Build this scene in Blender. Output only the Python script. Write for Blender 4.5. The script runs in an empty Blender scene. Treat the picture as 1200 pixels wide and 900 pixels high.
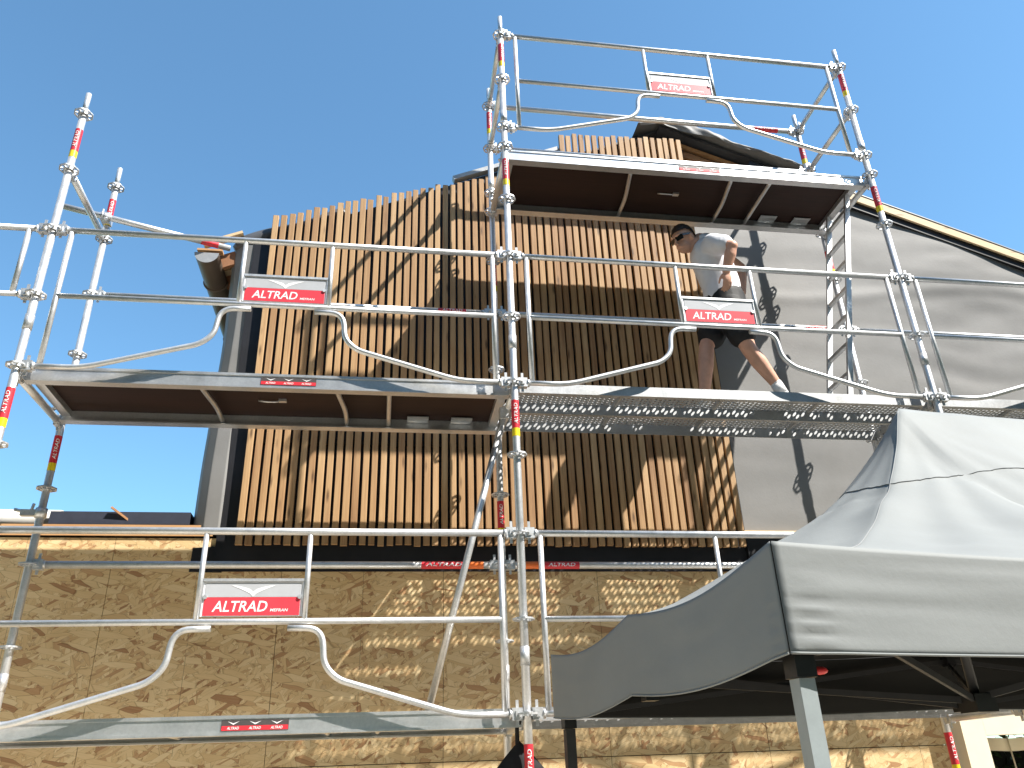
import bpy, math, random
import numpy as np
from mathutils import Vector, Matrix, noise
random.seed(7)
R = math.radians
SC = bpy.context.scene
COL = SC.collection

# ------------------------------------------------------------------ camera, sky, sun, exposure
F_PX = 946.96
CAM = Vector((-0.7796, -4.6499, 1.6758))
yaw, pit, rol = 0.163136, 0.456686, -0.038357
fw = Vector((math.sin(yaw)*math.cos(pit), math.cos(yaw)*math.cos(pit), math.sin(pit)))
r0 = Vector((math.cos(yaw), -math.sin(yaw), 0)); u0 = r0.cross(fw)
rr = r0*math.cos(rol) + u0*math.sin(rol); uu = -r0*math.sin(rol) + u0*math.cos(rol)
cd = bpy.data.cameras.new('camera'); cam = bpy.data.objects.new('camera', cd); COL.objects.link(cam)
cd.sensor_fit = 'HORIZONTAL'; cd.sensor_width = 36; cd.lens = F_PX/1200*36
cd.clip_start = 0.05; cd.clip_end = 2000
m = Matrix((rr, uu, -fw)).transposed().to_4x4(); m.translation = CAM; cam.matrix_world = m
SC.camera = cam

SUN_TRAVEL = Vector((-1.38, 1.0, -2.06)).normalized()
sun_el = math.asin(-SUN_TRAVEL.z); sun_az = math.atan2(-SUN_TRAVEL.x, -SUN_TRAVEL.y)
W = bpy.data.worlds.new('World'); SC.world = W; W.use_nodes = True
wn = W.node_tree; bgn = wn.nodes['Background']
sky = wn.nodes.new('ShaderNodeTexSky'); sky.sky_type = 'NISHITA'; sky.sun_disc = False
sky.sun_elevation = sun_el; sky.sun_rotation = sun_az
sky.air_density = 1.0; sky.dust_density = 0.4; sky.ozone_density = 6.0; sky.altitude = 200
tint = wn.nodes.new('ShaderNodeVectorMath'); tint.operation = 'MULTIPLY'; tint.inputs[1].default_value = (.96, 1.17, 1.05)   # white balance
wn.links.new(sky.outputs[0], tint.inputs[0]); wn.links.new(tint.outputs[0], bgn.inputs[0]); bgn.inputs[1].default_value = 0.108
sd = bpy.data.lights.new('sun', 'SUN'); so = bpy.data.objects.new('sun', sd); COL.objects.link(so)
sd.energy = 5.0; sd.angle = R(0.53); sd.color = (1.0, 0.95, 0.87)
so.rotation_euler = SUN_TRAVEL.to_track_quat('-Z', 'Y').to_euler(); so.location = (8, -8, 14)
SC.view_settings.view_transform = 'Standard'; SC.view_settings.look = 'None'
SC.view_settings.exposure = 1.25; SC.view_settings.gamma = 1.0; SC.view_settings.use_curve_mapping = False

# ------------------------------------------------------------------ mesh builder
class MB:
    def __init__(s): s.v = []; s.f = []; s.sm = []
    def add(s, vs, fs, smooth=False):
        b = len(s.v); s.v.extend([tuple(p) for p in vs])
        for i, f in enumerate(fs):
            s.f.append(tuple(b+k for k in f)); s.sm.append(smooth if isinstance(smooth, bool) else smooth[i])
        return s
    def box(s, x0, x1, y0, y1, z0, z1):
        vs = [(x, y, z) for z in (z0, z1) for y in (y0, y1) for x in (x0, x1)]
        return s.add(vs, [(0,2,3,1),(4,5,7,6),(0,1,5,4),(2,6,7,3),(0,4,6,2),(1,3,7,5)])
    def obox(s, c, ax, ay, az):
        c = Vector(c); ax = Vector(ax); ay = Vector(ay); az = Vector(az)
        vs = [c+ax*i+ay*j+az*k for k in (-1,1) for j in (-1,1) for i in (-1,1)]
        return s.add(vs, [(0,2,3,1),(4,5,7,6),(0,1,5,4),(2,6,7,3),(0,4,6,2),(1,3,7,5)])
    def bar(s, p0, p1, w, h, up=(0,0,1)):
        p0 = Vector(p0); p1 = Vector(p1); d = p1-p0; t = d.normalized(); side = t.cross(Vector(up)).normalized(); u = side.cross(t)
        return s.obox((p0+p1)/2, d/2, side*w/2, u*h/2)
    def path(s, pts, rad, n=12, cap=True):
        pts = [Vector(p) for p in pts]; N = len(pts)
        rads = rad if isinstance(rad, (list, tuple)) else [rad]*N
        t = [(pts[min(i+1,N-1)]-pts[max(i-1,0)]).normalized() for i in range(N)]
        a = Vector((0,0,1)) if abs(t[0].z) < .9 else Vector((1,0,0))
        nrm = (a - t[0]*a.dot(t[0])).normalized(); vs = []
        for i in range(N):
            nrm = (nrm - t[i]*nrm.dot(t[i])).normalized(); b = t[i].cross(nrm)
            vs += [pts[i] + (nrm*math.cos(2*math.pi*k/n) + b*math.sin(2*math.pi*k/n))*rads[i] for k in range(n)]
        fs = []; sm = []
        for i in range(N-1):
            for k in range(n):
                fs.append((i*n+k, i*n+(k+1)%n, (i+1)*n+(k+1)%n, (i+1)*n+k)); sm.append(True)
        if cap:
            fs += [tuple(range(n-1, -1, -1)), tuple((N-1)*n+k for k in range(n))]; sm += [False, False]
        return s.add(vs, fs, sm)
    def tube(s, p0, p1, r, n=12, cap=True, r1=None):
        return s.path([p0, p1], [r, r if r1 is None else r1], n, cap)
    def ell(s, c, rx, ry, rz, M=None, nu=16, nv=10):
        c = Vector(c); vs = []
        for i in range(nv+1):
            th = math.pi*i/nv
            for k in range(nu):
                ph = 2*math.pi*k/nu
                p = Vector((rx*math.sin(th)*math.cos(ph), ry*math.sin(th)*math.sin(ph), rz*math.cos(th)))
                if M is not None: p = M @ p
                vs.append(c+p)
        fs = [(i*nu+k, (i+1)*nu+k, (i+1)*nu+(k+1)%nu, i*nu+(k+1)%nu) for i in range(nv) for k in range(nu)]
        return s.add(vs, fs, True)
    def prism(s, poly, y0, y1):          # polygon in XZ extruded along Y
        n = len(poly)
        vs = [(x, y0, z) for x, z in poly] + [(x, y1, z) for x, z in poly]
        fs = [tuple(range(n)), tuple(range(2*n-1, n-1, -1))] + [(i, n+i, n+(i+1)%n, (i+1)%n) for i in range(n)]
        return s.add(vs, fs)
    def grid(s, fn, nu, nv, smooth=True):
        vs = [fn(i/nu, j/nv) for j in range(nv+1) for i in range(nu+1)]
        fs = [(j*(nu+1)+i, j*(nu+1)+i+1, (j+1)*(nu+1)+i+1, (j+1)*(nu+1)+i) for j in range(nv) for i in range(nu)]
        return s.add(vs, fs, smooth)
    def mesh(s, name, mat):
        me = bpy.data.meshes.new(name); me.from_pydata([tuple(p) for p in s.v], [], s.f)
        me.polygons.foreach_set('use_smooth', s.sm); me.materials.append(mat); me.update()
        return me

def obj(name, mb, mat, parent=None, loc=None):
    me = mb.mesh(name, mat) if isinstance(mb, MB) else mb
    o = bpy.data.objects.new(name, me); COL.objects.link(o)
    if parent is not None: o.parent = parent
    if loc is not None: o.location = loc
    return o
def tag(o, label=None, cat=None, group=None, kind=None):
    if label: o['label'] = label
    if cat: o['category'] = cat
    if group: o['group'] = group
    if kind: o['kind'] = kind
    return o
def thing(name, loc, label, cat, group=None):
    o = bpy.data.objects.new(name, None); COL.objects.link(o); o.location = loc; o.empty_display_size = .2
    return tag(o, label, cat, group)
def copy_tree(o, parent=None):
    c = o.copy(); COL.objects.link(c); c.parent = parent
    for ch in list(o.children): copy_tree(ch, c)
    return c
def bend(pts, rad, steps=6):
    pts = [Vector(p) for p in pts]; out = [pts[0]]
    for i in range(1, len(pts)-1):
        a = (pts[i-1]-pts[i]); b = (pts[i+1]-pts[i]); d = min(rad, a.length*.48, b.length*.48)
        p = pts[i]+a.normalized()*d; q = pts[i]+b.normalized()*d
        for k in range(steps+1):
            t = k/steps; out.append(p*(1-t)**2 + pts[i]*2*t*(1-t) + q*t*t)
    out.append(pts[-1]); return out
def nz(x, y, z=0.0): return noise.noise(Vector((x, y, z)))
def evaluated(o, name, mat):
    dg = bpy.context.evaluated_depsgraph_get(); dg.update()
    me = bpy.data.meshes.new_from_object(o.evaluated_get(dg)); me.name = name
    me.materials.clear(); me.materials.append(mat)
    return me

# ------------------------------------------------------------------ materials
class NT:
    def __init__(s, name, rough=.5, metal=0.0, spec=.5, base=(.5,.5,.5)):
        s.m = bpy.data.materials.new(name); s.m.use_nodes = True; s.t = s.m.node_tree
        s.b = s.t.nodes['Principled BSDF']
        s.b.inputs['Roughness'].default_value = rough; s.b.inputs['Metallic'].default_value = metal
        s.b.inputs['Specular IOR Level'].default_value = spec; s.b.inputs['Base Color'].default_value = (*base, 1)
    def n(s, t, **kw):
        x = s.t.nodes.new(t)
        for k, v in kw.items():
            if k in x.inputs: x.inputs[k].default_value = v
            else: setattr(x, k, v)
        return x
    def l(s, a, b): s.t.links.new(a, b)
    def pos(s): return s.n('ShaderNodeNewGeometry').outputs['Position']
    def objc(s): return s.n('ShaderNodeTexCoord').outputs['Object']
    def map(s, v, scale=(1,1,1), rot=(0,0,0), loc=(0,0,0)):
        x = s.n('ShaderNodeMapping'); x.inputs['Scale'].default_value = scale; x.inputs['Rotation'].default_value = rot; x.inputs['Location'].default_value = loc
        s.l(v, x.inputs[0]); return x.outputs[0]
    def noise(s, v, scale, detail=4, rough=.55, dist=0):
        x = s.n('ShaderNodeTexNoise'); x.inputs['Scale'].default_value = scale; x.inputs['Detail'].default_value = detail
        x.inputs['Roughness'].default_value = rough; x.inputs['Distortion'].default_value = dist; s.l(v, x.inputs['Vector']); return x.outputs['Fac']
    def ramp(s, f, stops, interp='LINEAR'):
        x = s.n('ShaderNodeValToRGB'); x.color_ramp.interpolation = interp; e = x.color_ramp.elements
        while len(e) < len(stops): e.new(.5)
        for k, (p, c) in enumerate(stops):
            e[k].position = p; e[k].color = (*c, 1) if len(c) == 3 else c
        s.l(f, x.inputs[0]); return x.outputs['Color']
    def mix(s, f, a, b, bt='MIX'):
        x = s.n('ShaderNodeMix'); x.data_type = 'RGBA'; x.blend_type = bt
        for v, i in ((f, 0), (a, 6), (b, 7)):
            if hasattr(v, 'is_linked'): s.l(v, x.inputs[i])
            else: x.inputs[i].default_value = v if i == 0 else (*v, 1)
        return x.outputs[2]
    def math(s, op, a, b=None, clamp=False):
        x = s.n('ShaderNodeMath'); x.operation = op; x.use_clamp = clamp
        for v, i in ((a, 0), (b, 1)):
            if v is None: continue
            if hasattr(v, 'is_linked'): s.l(v, x.inputs[i])
            else: x.inputs[i].default_value = v
        return x.outputs[0]
    def color(s, c): s.l(c, s.b.inputs['Base Color']); return s
    def rough(s, f, lo, hi):
        x = s.n('ShaderNodeMapRange'); x.inputs['To Min'].default_value = lo; x.inputs['To Max'].default_value = hi
        s.l(f, x.inputs[0]); s.l(x.outputs[0], s.b.inputs['Roughness'])
    def bump(s, h, strength=.3, dist=.01):
        x = s.n('ShaderNodeBump'); x.inputs['Strength'].default_value = strength; x.inputs['Distance'].default_value = dist
        s.l(h, x.inputs['Height']); s.l(x.outputs[0], s.b.inputs['Normal']); return s
    def rand(s): return s.n('ShaderNodeObjectInfo').outputs['Random']

M = {}
def mk_metal(name, c0, c1, metal, r0, r1, scale=14):
    t = NT(name, .4, metal); p = t.pos()
    a = t.noise(p, scale, 5, .65); b = t.noise(p, scale*7, 3, .6)
    f = t.mix(.45, a, b)
    t.color(t.ramp(f, [(.3, c0), (.7, c1)])); t.rough(a, r0, r1); t.bump(b, .12, .002)
    M[name] = t.m
mk_metal('galvanised', (.50,.51,.52), (.74,.745,.75), .72, .34, .55)
mk_metal('aluminium', (.56,.57,.58), (.74,.745,.75), .8, .26, .48, 9)
mk_metal('steel_deck', (.34,.35,.36), (.50,.51,.52), .7, .38, .6, 11)
mk_metal('verge_metal', (.30,.31,.32), (.42,.43,.44), .4, .4, .6, 6)

def mk_plain(name, base, rough=.6, vary=.15, scale=8, spec=.4, metal=0):
    t = NT(name, rough, metal, spec); p = t.pos(); f = t.noise(p, scale, 5, .6)
    d = tuple(c*(1-vary) for c in base); l = tuple(min(1, c*(1+vary)) for c in base)
    t.color(t.ramp(f, [(.3, d), (.7, l)])); t.bump(t.noise(p, scale*9, 3), .1, .003); M[name] = t.m
mk_plain('red_vinyl', (.62,.035,.05), .35, .08, 20)
mk_plain('orange_vinyl', (.75,.16,.03), .35, .08, 20)
mk_plain('yellow_vinyl', (.80,.62,.02), .35, .06, 20)
mk_plain('sign_red', (.66,.055,.075), .34, .05, 9)
mk_plain('sign_white', (.78,.78,.79), .3, .04, 9)
mk_plain('sign_grey', (.42,.43,.45), .35, .05, 9)
mk_plain('letter_white', (.82,.82,.82), .4, .02, 9)
mk_plain('label_dark', (.07,.06,.06), .45, .1, 20)
mk_plain('black_membrane', (.010,.010,.013), .5, .3, 5)
mk_plain('roof_membrane', (.075,.078,.085), .42, .2, 4)
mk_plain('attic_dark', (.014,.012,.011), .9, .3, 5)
mk_plain('gutter_brown', (.105,.075,.055), .5, .15, 6)
mk_plain('cream_paint', (.74,.66,.50), .6, .05, 5)
mk_plain('black_plastic', (.012,.012,.013), .4, .2, 14)
mk_plain('red_plastic', (.6,.03,.03), .35, .05, 14)
mk_plain('tent_leg', (.30,.335,.345), .4, .06, 14, metal=.2)
mk_plain('tent_dark_metal', (.026,.026,.027), .5, .12, 14)  # frame colour darkened to stand for the shade under the canopy
mk_plain('hose_white', (.62,.61,.58), .5, .1, 6)
mk_plain('black_cloth', (.012,.012,.013), .85, .2, 30)
mk_plain('skin', (.58,.315,.215), .5, .12, 12)
mk_plain('hair', (.030,.018,.012), .6, .35, 60)
mk_plain('shirt', (.68,.68,.71), .85, .05, 20)
mk_plain('shorts', (.008,.008,.009), .7, .25, 18)
mk_plain('sunglasses', (.008,.008,.010), .15, .1, 18)
mk_plain('sock', (.72,.71,.70), .9, .06, 40)
mk_plain('shoe', (.10,.10,.11), .7, .2, 25)
mk_plain('blue_roof_felt', (.030,.035,.055), .7, .2, 6)

def mk_wood(name, stops, axis='z', grain=1.0, randomise=.5, knots=True):
    t = NT(name, .62, 0, .35); p = t.pos(); rn = t.rand()
    off = t.n('ShaderNodeCombineXYZ'); t.l(t.math('MULTIPLY', rn, 37.0), off.inputs[0]); t.l(t.math('MULTIPLY', rn, 91.0), off.inputs[1]); t.l(t.math('MULTIPLY', rn, 53.0), off.inputs[2])
    va = t.n('ShaderNodeVectorMath', operation='ADD'); t.l(p, va.inputs[0]); t.l(off.outputs[0], va.inputs[1]); v = va.outputs[0]
    sc = {'z': (60, 60, 2.2), 'x': (2.2, 60, 60), 'y': (60, 2.2, 60)}[axis]
    g = t.noise(t.map(v, sc), grain, 5, .6, .4)
    sc2 = {'z': (6, 6, 1.1), 'x': (1.1, 6, 6), 'y': (6, 1.1, 6)}[axis]
    big = t.noise(t.map(v, sc2), 1.2, 3, .5)
    f = t.math('ADD', t.math('MULTIPLY', g, .55), t.math('MULTIPLY', big, .42))
    f = t.math('ADD', f, t.math('MULTIPLY', t.math('SUBTRACT', rn, .5), randomise))
    c = t.ramp(f, stops)
    if knots:
        vo = t.n('ShaderNodeTexVoronoi'); vo.inputs['Scale'].default_value = 1.0
        sk = {'z': (14, 14, 3.0), 'x': (3.0, 14, 14), 'y': (14, 3.0, 14)}[axis]
        t.l(t.map(v, sk), vo.inputs['Vector'])
        k = t.ramp(vo.outputs['Distance'], [(.06, (1,1,1)), (.20, (0,0,0))])
        c = t.mix(t.math('MULTIPLY', k, .75), c, tuple(x*.35 for x in stops[0][1]))
    t.color(c); t.bump(g, .25, .003); M[name] = t.m
mk_wood('slat_wood', [(.14, (.13,.06,.026)), (.36, (.30,.168,.078)), (.58, (.42,.262,.130)), (.85, (.56,.39,.22))], randomise=.26)
mk_wood('beam_wood', [(.15, (.28,.13,.055)), (.5, (.42,.22,.10)), (.85, (.52,.31,.15))], 'x')
mk_wood('pale_board', [(.15, (.50,.36,.20)), (.5, (.64,.48,.29)), (.85, (.72,.58,.38))], 'x')
mk_wood('rafter_wood', [(.15, (.15,.058,.028)), (.5, (.22,.095,.045)), (.85, (.29,.14,.07))], 'y')
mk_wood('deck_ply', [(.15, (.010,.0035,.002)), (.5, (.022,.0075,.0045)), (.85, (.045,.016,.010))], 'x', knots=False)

def mk_osb():
    t = NT('osb', .6, 0, .35); p = t.pos(); h = []
    warp = t.noise(p, 3.0, 2)
    cur = t.ramp(t.noise(p, 22, 4, .6), [(.3, (.48,.32,.175)), (.7, (.66,.49,.285))])
    bumpv = None
    for k, (ang, sx, sz, thr) in enumerate(((10, 11, 42, .35), (-38, 9, 36, .45), (63, 13, 44, .5), (-75, 8, 30, .62), (28, 9, 48, .55), (-12, 7, 30, .66))):
        vec = t.map(t.map(p, (1, 0, 1), (0, R(ang + 0), 0), (k*3.7, 0, k*1.9)), (sx, 1, sz))
        wv = t.n('ShaderNodeVectorMath', operation='ADD'); t.l(vec, wv.inputs[0])
        w2 = t.n('ShaderNodeTexNoise'); w2.inputs['Scale'].default_value = 4.5; w2.inputs['Detail'].default_value = 2; t.l(p, w2.inputs['Vector'])
        ws = t.n('ShaderNodeVectorMath', operation='SCALE'); ws.inputs['Scale'].default_value = 1.3; t.l(w2.outputs['Color'], ws.inputs[0]); t.l(ws.outputs[0], wv.inputs[1])
        vo = t.n('ShaderNodeTexVoronoi'); vo.inputs['Scale'].default_value = 1.0; vo.inputs['Randomness'].default_value = .95
        t.l(wv.outputs[0], vo.inputs['Vector'])
        sp = t.n('ShaderNodeSeparateColor'); t.l(vo.outputs['Color'], sp.inputs[0])
        ve = t.n('ShaderNodeTexVoronoi'); ve.feature = 'DISTANCE_TO_EDGE'; ve.inputs['Scale'].default_value = 1.0; ve.inputs['Randomness'].default_value = .95
        t.l(wv.outputs[0], ve.inputs['Vector'])
        colr = t.ramp(sp.outputs[1], [(.0, (.30,.125,.055)), (.09, (.48,.26,.125)), (.20, (.66,.455,.235)), (.6, (.745,.55,.300)), (1.0, (.83,.66,.40))])
        grain = t.noise(t.map(vec, (.6, 1, 4)), 2.0, 3)
        colr = t.mix(.28, colr, t.ramp(grain, [(.3, (.44,.28,.12)), (.7, (.78,.60,.34))]), 'MIX')
        edge = t.ramp(ve.outputs['Distance'], [(.0, (.60,.56,.50)), (.045, (1,1,1))])
        colr = t.mix(1.0, colr, edge, 'MULTIPLY')
        mask = t.math('GREATER_THAN', sp.outputs[0], thr)
        cur = t.mix(mask, cur, colr)
        hv = t.math('MULTIPLY', mask, t.math('ADD', sp.outputs[2], .3))
        bumpv = hv if bumpv is None else t.math('MAXIMUM', bumpv, hv)
    # faint chalked stud lines every 0.575 m
    sx = t.n('ShaderNodeSeparateXYZ'); t.l(p, sx.inputs[0])
    fr = t.math('ABSOLUTE', t.math('SUBTRACT', t.math('FRACT', t.math('DIVIDE', t.math('ADD', sx.outputs[0], 23.156), .5625)), .5))
    ln = t.math('MULTIPLY', t.math('LESS_THAN', fr, .0028), t.math('GREATER_THAN', t.noise(p, 9, 3), .44))
    cur = t.mix(t.math('MULTIPLY', ln, .6), cur, (.07,.045,.03))
    big = t.noise(p, 1.3, 3)
    cur = t.mix(1.0, cur, t.ramp(big, [(.3, (.86,.84,.80)), (.7, (1.0,1.0,1.0))]), 'MULTIPLY')
    t.color(cur); t.bump(bumpv, .35, .003); M['osb'] = t.m
mk_osb()

def mk_fabric(name, base, vary, rough=.75, weave=900, sheen=.0):
    t = NT(name, rough, 0, .3); p = t.pos()
    a = t.noise(p, 2.2, 4, .6); b = t.noise(p, weave, 2, .5)
    d = tuple(c*(1-vary) for c in base); l = tuple(c*(1+vary) for c in base)
    t.color(t.ramp(t.mix(.3, a, b), [(.35, d), (.65, l)])); t.bump(t.noise(p, 45, 5, .65), .16, .005); M[name] = t.m
mk_fabric('grey_membrane', (.188,.186,.182), .10, .6)
mk_fabric('tent_seam', (.23,.24,.245), .1, .8)
mk_fabric('tent_lining', (.018,.0175,.016), .05, .8)  # inner side coloured near black for the shade inside the tent
mk_fabric('tent_fabric', (.215,.228,.229), .05, .7)

def mk_ground():
    t = NT('ground', .9, 0, .2); p = t.pos()
    a = t.noise(p, .5, 5, .6); b = t.noise(p, 30, 4, .7); f = t.mix(.5, a, b)
    t.color(t.ramp(f, [(.3, (.025,.045,.014)), (.7, (.06,.085,.03))])); t.bump(b, .6, .02); M['ground'] = t.m
mk_ground()
def mk_leaf():
    t = NT('leaf', .55, 0, .4); p = t.pos()
    t.color(t.ramp(t.noise(p, 26, 3), [(.3, (.015,.035,.010)), (.7, (.075,.12,.035))]))
    M['leaf'] = t.m
mk_leaf()

# ------------------------------------------------------------------ lettering as mesh
def text_data(s, shear=0.0, bold=0.0):
    cu = bpy.data.curves.new('t', 'FONT'); cu.body = s; cu.shear = shear; cu.offset = bold; cu.resolution_u = 3
    o = bpy.data.objects.new('t', cu); COL.objects.link(o)
    dg = bpy.context.evaluated_depsgraph_get(); dg.update()
    me = bpy.data.meshes.new_from_object(o.evaluated_get(dg))
    v = np.array([tuple(x.co) for x in me.vertices])[:, :2]; f = [tuple(p.vertices) for p in me.polygons]
    bpy.data.objects.remove(o); bpy.data.meshes.remove(me)
    v -= v.min(0); v /= v[:, 1].max(); return v, f
TXT = {k: text_data(k, .18, .012) for k in ('ALTRAD', 'MEFRAN')}
def letters(mb, word, fn):
    v, f = TXT[word]; w = v[:, 0].max()
    return mb.add([fn(a/w, b) for a, b in v], f)

# ------------------------------------------------------------------ the setting
g = MB(); g.grid(lambda u, v: (-400+800*u, -400+800*v, 0), 8, 8, False)
tag(obj('ground', g, M['ground']), kind='structure')
mk_plain('terrace_concrete', (.56,.50,.41), .85, .12, 3)
tag(obj('terrace', MB().box(-9, 7.4, -8.5, 1.19, .002, .02), M['terrace_concrete']), kind='structure')  # unseen pale slab, added and sized to bounce sunlight up the wall

# unseen trees added behind and beside the camera to cut the sky fill
def tree_meshes():
    rt = random.Random(21); cr = MB(); lobes = []
    for k in range(26):
        a = rt.uniform(0, 6.283); rr_ = rt.uniform(0, 2.4); z = rt.uniform(2.2, 9.4); sh = 1-abs(z-5.2)/6.0
        lobes.append((Vector((rr_*sh*math.cos(a), rr_*sh*math.sin(a), z)), rt.uniform(.8, 1.35)))
    for c, r_ in lobes:
        for k in range(150):
            d = Vector((rt.gauss(0, 1), rt.gauss(0, 1), rt.gauss(0, 1))).normalized(); p = c + d*r_*rt.uniform(.55, 1.05); s_ = rt.uniform(.09, .17)
            a = Vector((rt.gauss(0, 1), rt.gauss(0, 1), rt.gauss(0, 1))).normalized(); b = a.cross(d).normalized()
            cr.add([p-a*s_*1.6, p+b*s_, p+a*s_*1.6, p-b*s_], [(0, 1, 2, 3)])
    tk = MB(); tk.path([(0, 0, 0), (.05, .02, 2), (-.04, .08, 4.5), (.05, 0, 8.2)], [.24, .19, .13, .04], 10)
    for c, r_ in lobes[:9]: tk.path([(0, 0, c.z*.55), c*.6+Vector((0, 0, c.z*.3)), c], [.08, .055, .02], 7)
    return cr.mesh('crown', M['leaf']), tk.mesh('trunk', M['bark'])
mk_plain('dusty_ply', (.44,.37,.27), .85, .15, 6)  # pale colour of the added sheets that bounce sun off the decks
mk_plain('bark', (.10,.075,.055), .9, .3, 6)
CROWN, TRUNK = tree_meshes()
rt = random.Random(8); spots = []
for k in range(10): spots.append((-17+k*4.0, -13.5+rt.uniform(-1, 1)))
for k in range(3): spots.append((-15.5+rt.uniform(-1, 1), -10+k*4.2)); spots.append((18.5+rt.uniform(-1, 1), -10+k*4.2))
ORD = ['first', 'second', 'third', 'fourth', 'fifth', 'sixth', 'seventh', 'eighth', 'ninth', 'tenth']; cnt = {}
for x, y in spots:
    wh = 'behind the camera' if y < -11 else ('far to the left of the house' if x < 0 else 'far to the right of the house')
    t = thing('garden_tree', (x, y, 0), ORD[cnt.setdefault(wh, 0)] + ' tall leafy garden tree ' + wh + ', out of the picture', 'tree', 'garden trees ' + wh)
    cnt[wh] += 1; sc_ = rt.uniform(1.35, 1.6); t.scale = (sc_*1.05, sc_*1.05, sc_); t.rotation_euler = (0, 0, rt.uniform(0, 6.28))
    tag(obj('crown', CROWN, None, t), kind='stuff'); obj('trunk', TRUNK, None, t)

# ------------------------------------------------------------------ upper house: slat cladding, wrapped membrane, roof
house = thing('timber_house', (0, 1.2, 0), 'timber house gable half clad in brown vertical slats, half wrapped in grey membrane', 'house')
def H(name, mb, mat): return obj(name, mb, M[mat], house, (0, -1.2, 0))
NS = 58; X0, X1 = -1.83, 1.92; PITCH = (X1-X0)/NS; SW = .046
def slat_top(x):
    if .69 < x < 1.99: return 7.19 + (x-.69)*.055
    return 6.02 + (x+1.83)*.322
rs = random.Random(3)
for i in range(NS):
    xc = X0 + PITCH*(i+.5) + rs.uniform(-.002, .002); w = SW/2 + rs.uniform(-.0015, .0015)
    z0 = 3.212 + rs.uniform(-.008, .004); z1 = slat_top(xc) + rs.uniform(-.022, .012); y = 1.05 + rs.uniform(-.003, .003); tl = rs.uniform(-.003, .003)
    c = .003; b = MB(); vs = []
    for z, dx in ((z0, 0), (z1, tl)):
        vs += [(xc-w+dx, y+c, z), (xc-w+c+dx, y, z), (xc+w-c+dx, y, z), (xc+w+dx, y+c, z), (xc+w+dx, y+.034, z), (xc-w+dx, y+.034, z)]
    b.add(vs, [(5,4,3,2,1,0), (6,7,8,9,10,11)] + [(k, (k+1) % 6, 6+(k+1) % 6, 6+k) for k in range(6)])
    H('slat', b, 'slat_wood')
for z in (3.4, 4.0, 4.6, 5.2, 5.8):
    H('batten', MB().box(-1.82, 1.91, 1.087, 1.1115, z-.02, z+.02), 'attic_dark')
# gable wall body behind (near-black colour stands in for attic shade), roof profile
RX, RZ, SL, SR = 1.75, 7.50, .453, .37
def roofz(x): return RZ - (RX-x)*SL if x < RX else RZ - (x-RX)*SR
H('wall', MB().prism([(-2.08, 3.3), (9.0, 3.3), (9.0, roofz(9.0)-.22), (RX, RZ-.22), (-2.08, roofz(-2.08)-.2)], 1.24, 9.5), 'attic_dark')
H('black_membrane', MB().prism([(-1.96, 3.035), (1.945, 3.035), (1.945, 7.15), (.70, 7.03), (.68, roofz(.68)-.03), (-1.96, roofz(-1.96)-.03)], 1.112, 1.122), 'black_membrane')
H('black_membrane', MB().prism([(-2.115, 3.035), (-1.90, 3.03), (-1.90, 3.215), (-2.11, 3.20)], 1.123, 1.131), 'black_membrane')
# grey membrane on the right, with folds
def memb(u, v):
    x = 1.86 + u*7.0; top = roofz(x) - .14 - .05*(1+math.sin(x*2.3+.6))*.5; top = min(top, 6.80) if x < 3.0 else top; z = 3.30 + v*(top-3.30)
    y = 1.128
    f = (nz(x*.55, z*3.2, 3)*.012 + nz(x*1.6, z*7.0 + .5*nz(x, z), 9)*.006)*(.35+.65*min(1, max(0, (x-3.2)/1.2))) + nz(x*5, z*5, 4)*.0012
    f += .018*math.exp(-((z-5.62-.10*math.sin(x*1.7))/.07)**2)*(.4+.6*abs(nz(x*.8, 7))) * (1 if x > 2.5 else 0)
    f += .010*math.exp(-((z-4.42)/.02)**2)
    sag = .05*math.exp(-((z-6.0)/.5)**2)*max(0, min(1, (x-3)/1.5))*(.5+.5*math.sin(x*1.9))
    return (x, y - f - sag*.6, z)
H('grey_membrane', MB().grid(memb, 170, 110), 'grey_membrane')
# membrane wrapped round the left corner, bulging
def corner(u, v):
    z = 3.34 + v*2.42; bul = .012*math.sin(z*2.1+.5) + .008*nz(z*1.5, u*2)
    pts = [(-1.905, 1.150), (-1.95, 1.118), (-2.04, 1.125), (-2.11, 1.17), (-2.15, 1.26), (-2.16, 1.5), (-2.165, 4.0), (-2.165, 9.4)]
    k = u*(len(pts)-1); i = min(int(k), len(pts)-2); t = k-i; t = t*t*(3-2*t) if i < 5 else t
    x = pts[i][0]*(1-t)+pts[i+1][0]*t; y = pts[i][1]*(1-t)+pts[i+1][1]*t
    lean = .03*(1-v)
    return (x - bul*(1 if u > .2 else .4) + lean*0, y - bul, z)
H('corner_membrane', MB().grid(corner, 42, 40), 'grey_membrane')
# roof: decking and membrane skin, two slopes, folded membrane edges
def slope_slab(xa, xb, y0, y1, t0, t1):
    return MB().prism([(xa, roofz(xa)-t0), (xb, roofz(xb)-t0), (xb, roofz(xb)-t1), (xa, roofz(xa)-t1)], y0, y1)
H('roof_decking', slope_slab(-2.30, RX, 1.34, 9.8, .075, .045), 'pale_board')
H('roof_decking', slope_slab(RX+.001, 9.3, 1.30, 9.8, .075, .045), 'pale_board')
H('roof_skin', slope_slab(-2.28, RX, 1.20, 9.82, .044, .02), 'roof_membrane')
H('roof_skin', slope_slab(RX+.001, 9.32, 1.12, 9.82, .044, .02), 'roof_membrane')
H('roof_membrane_fold', MB().path([(x, 1.19, roofz(x)+.015+.015*math.sin(x*9)) for x in np.linspace(-2.13, -1.2, 14)], [.03]+[.080]*12+[.06], 12), 'roof_membrane')
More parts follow.
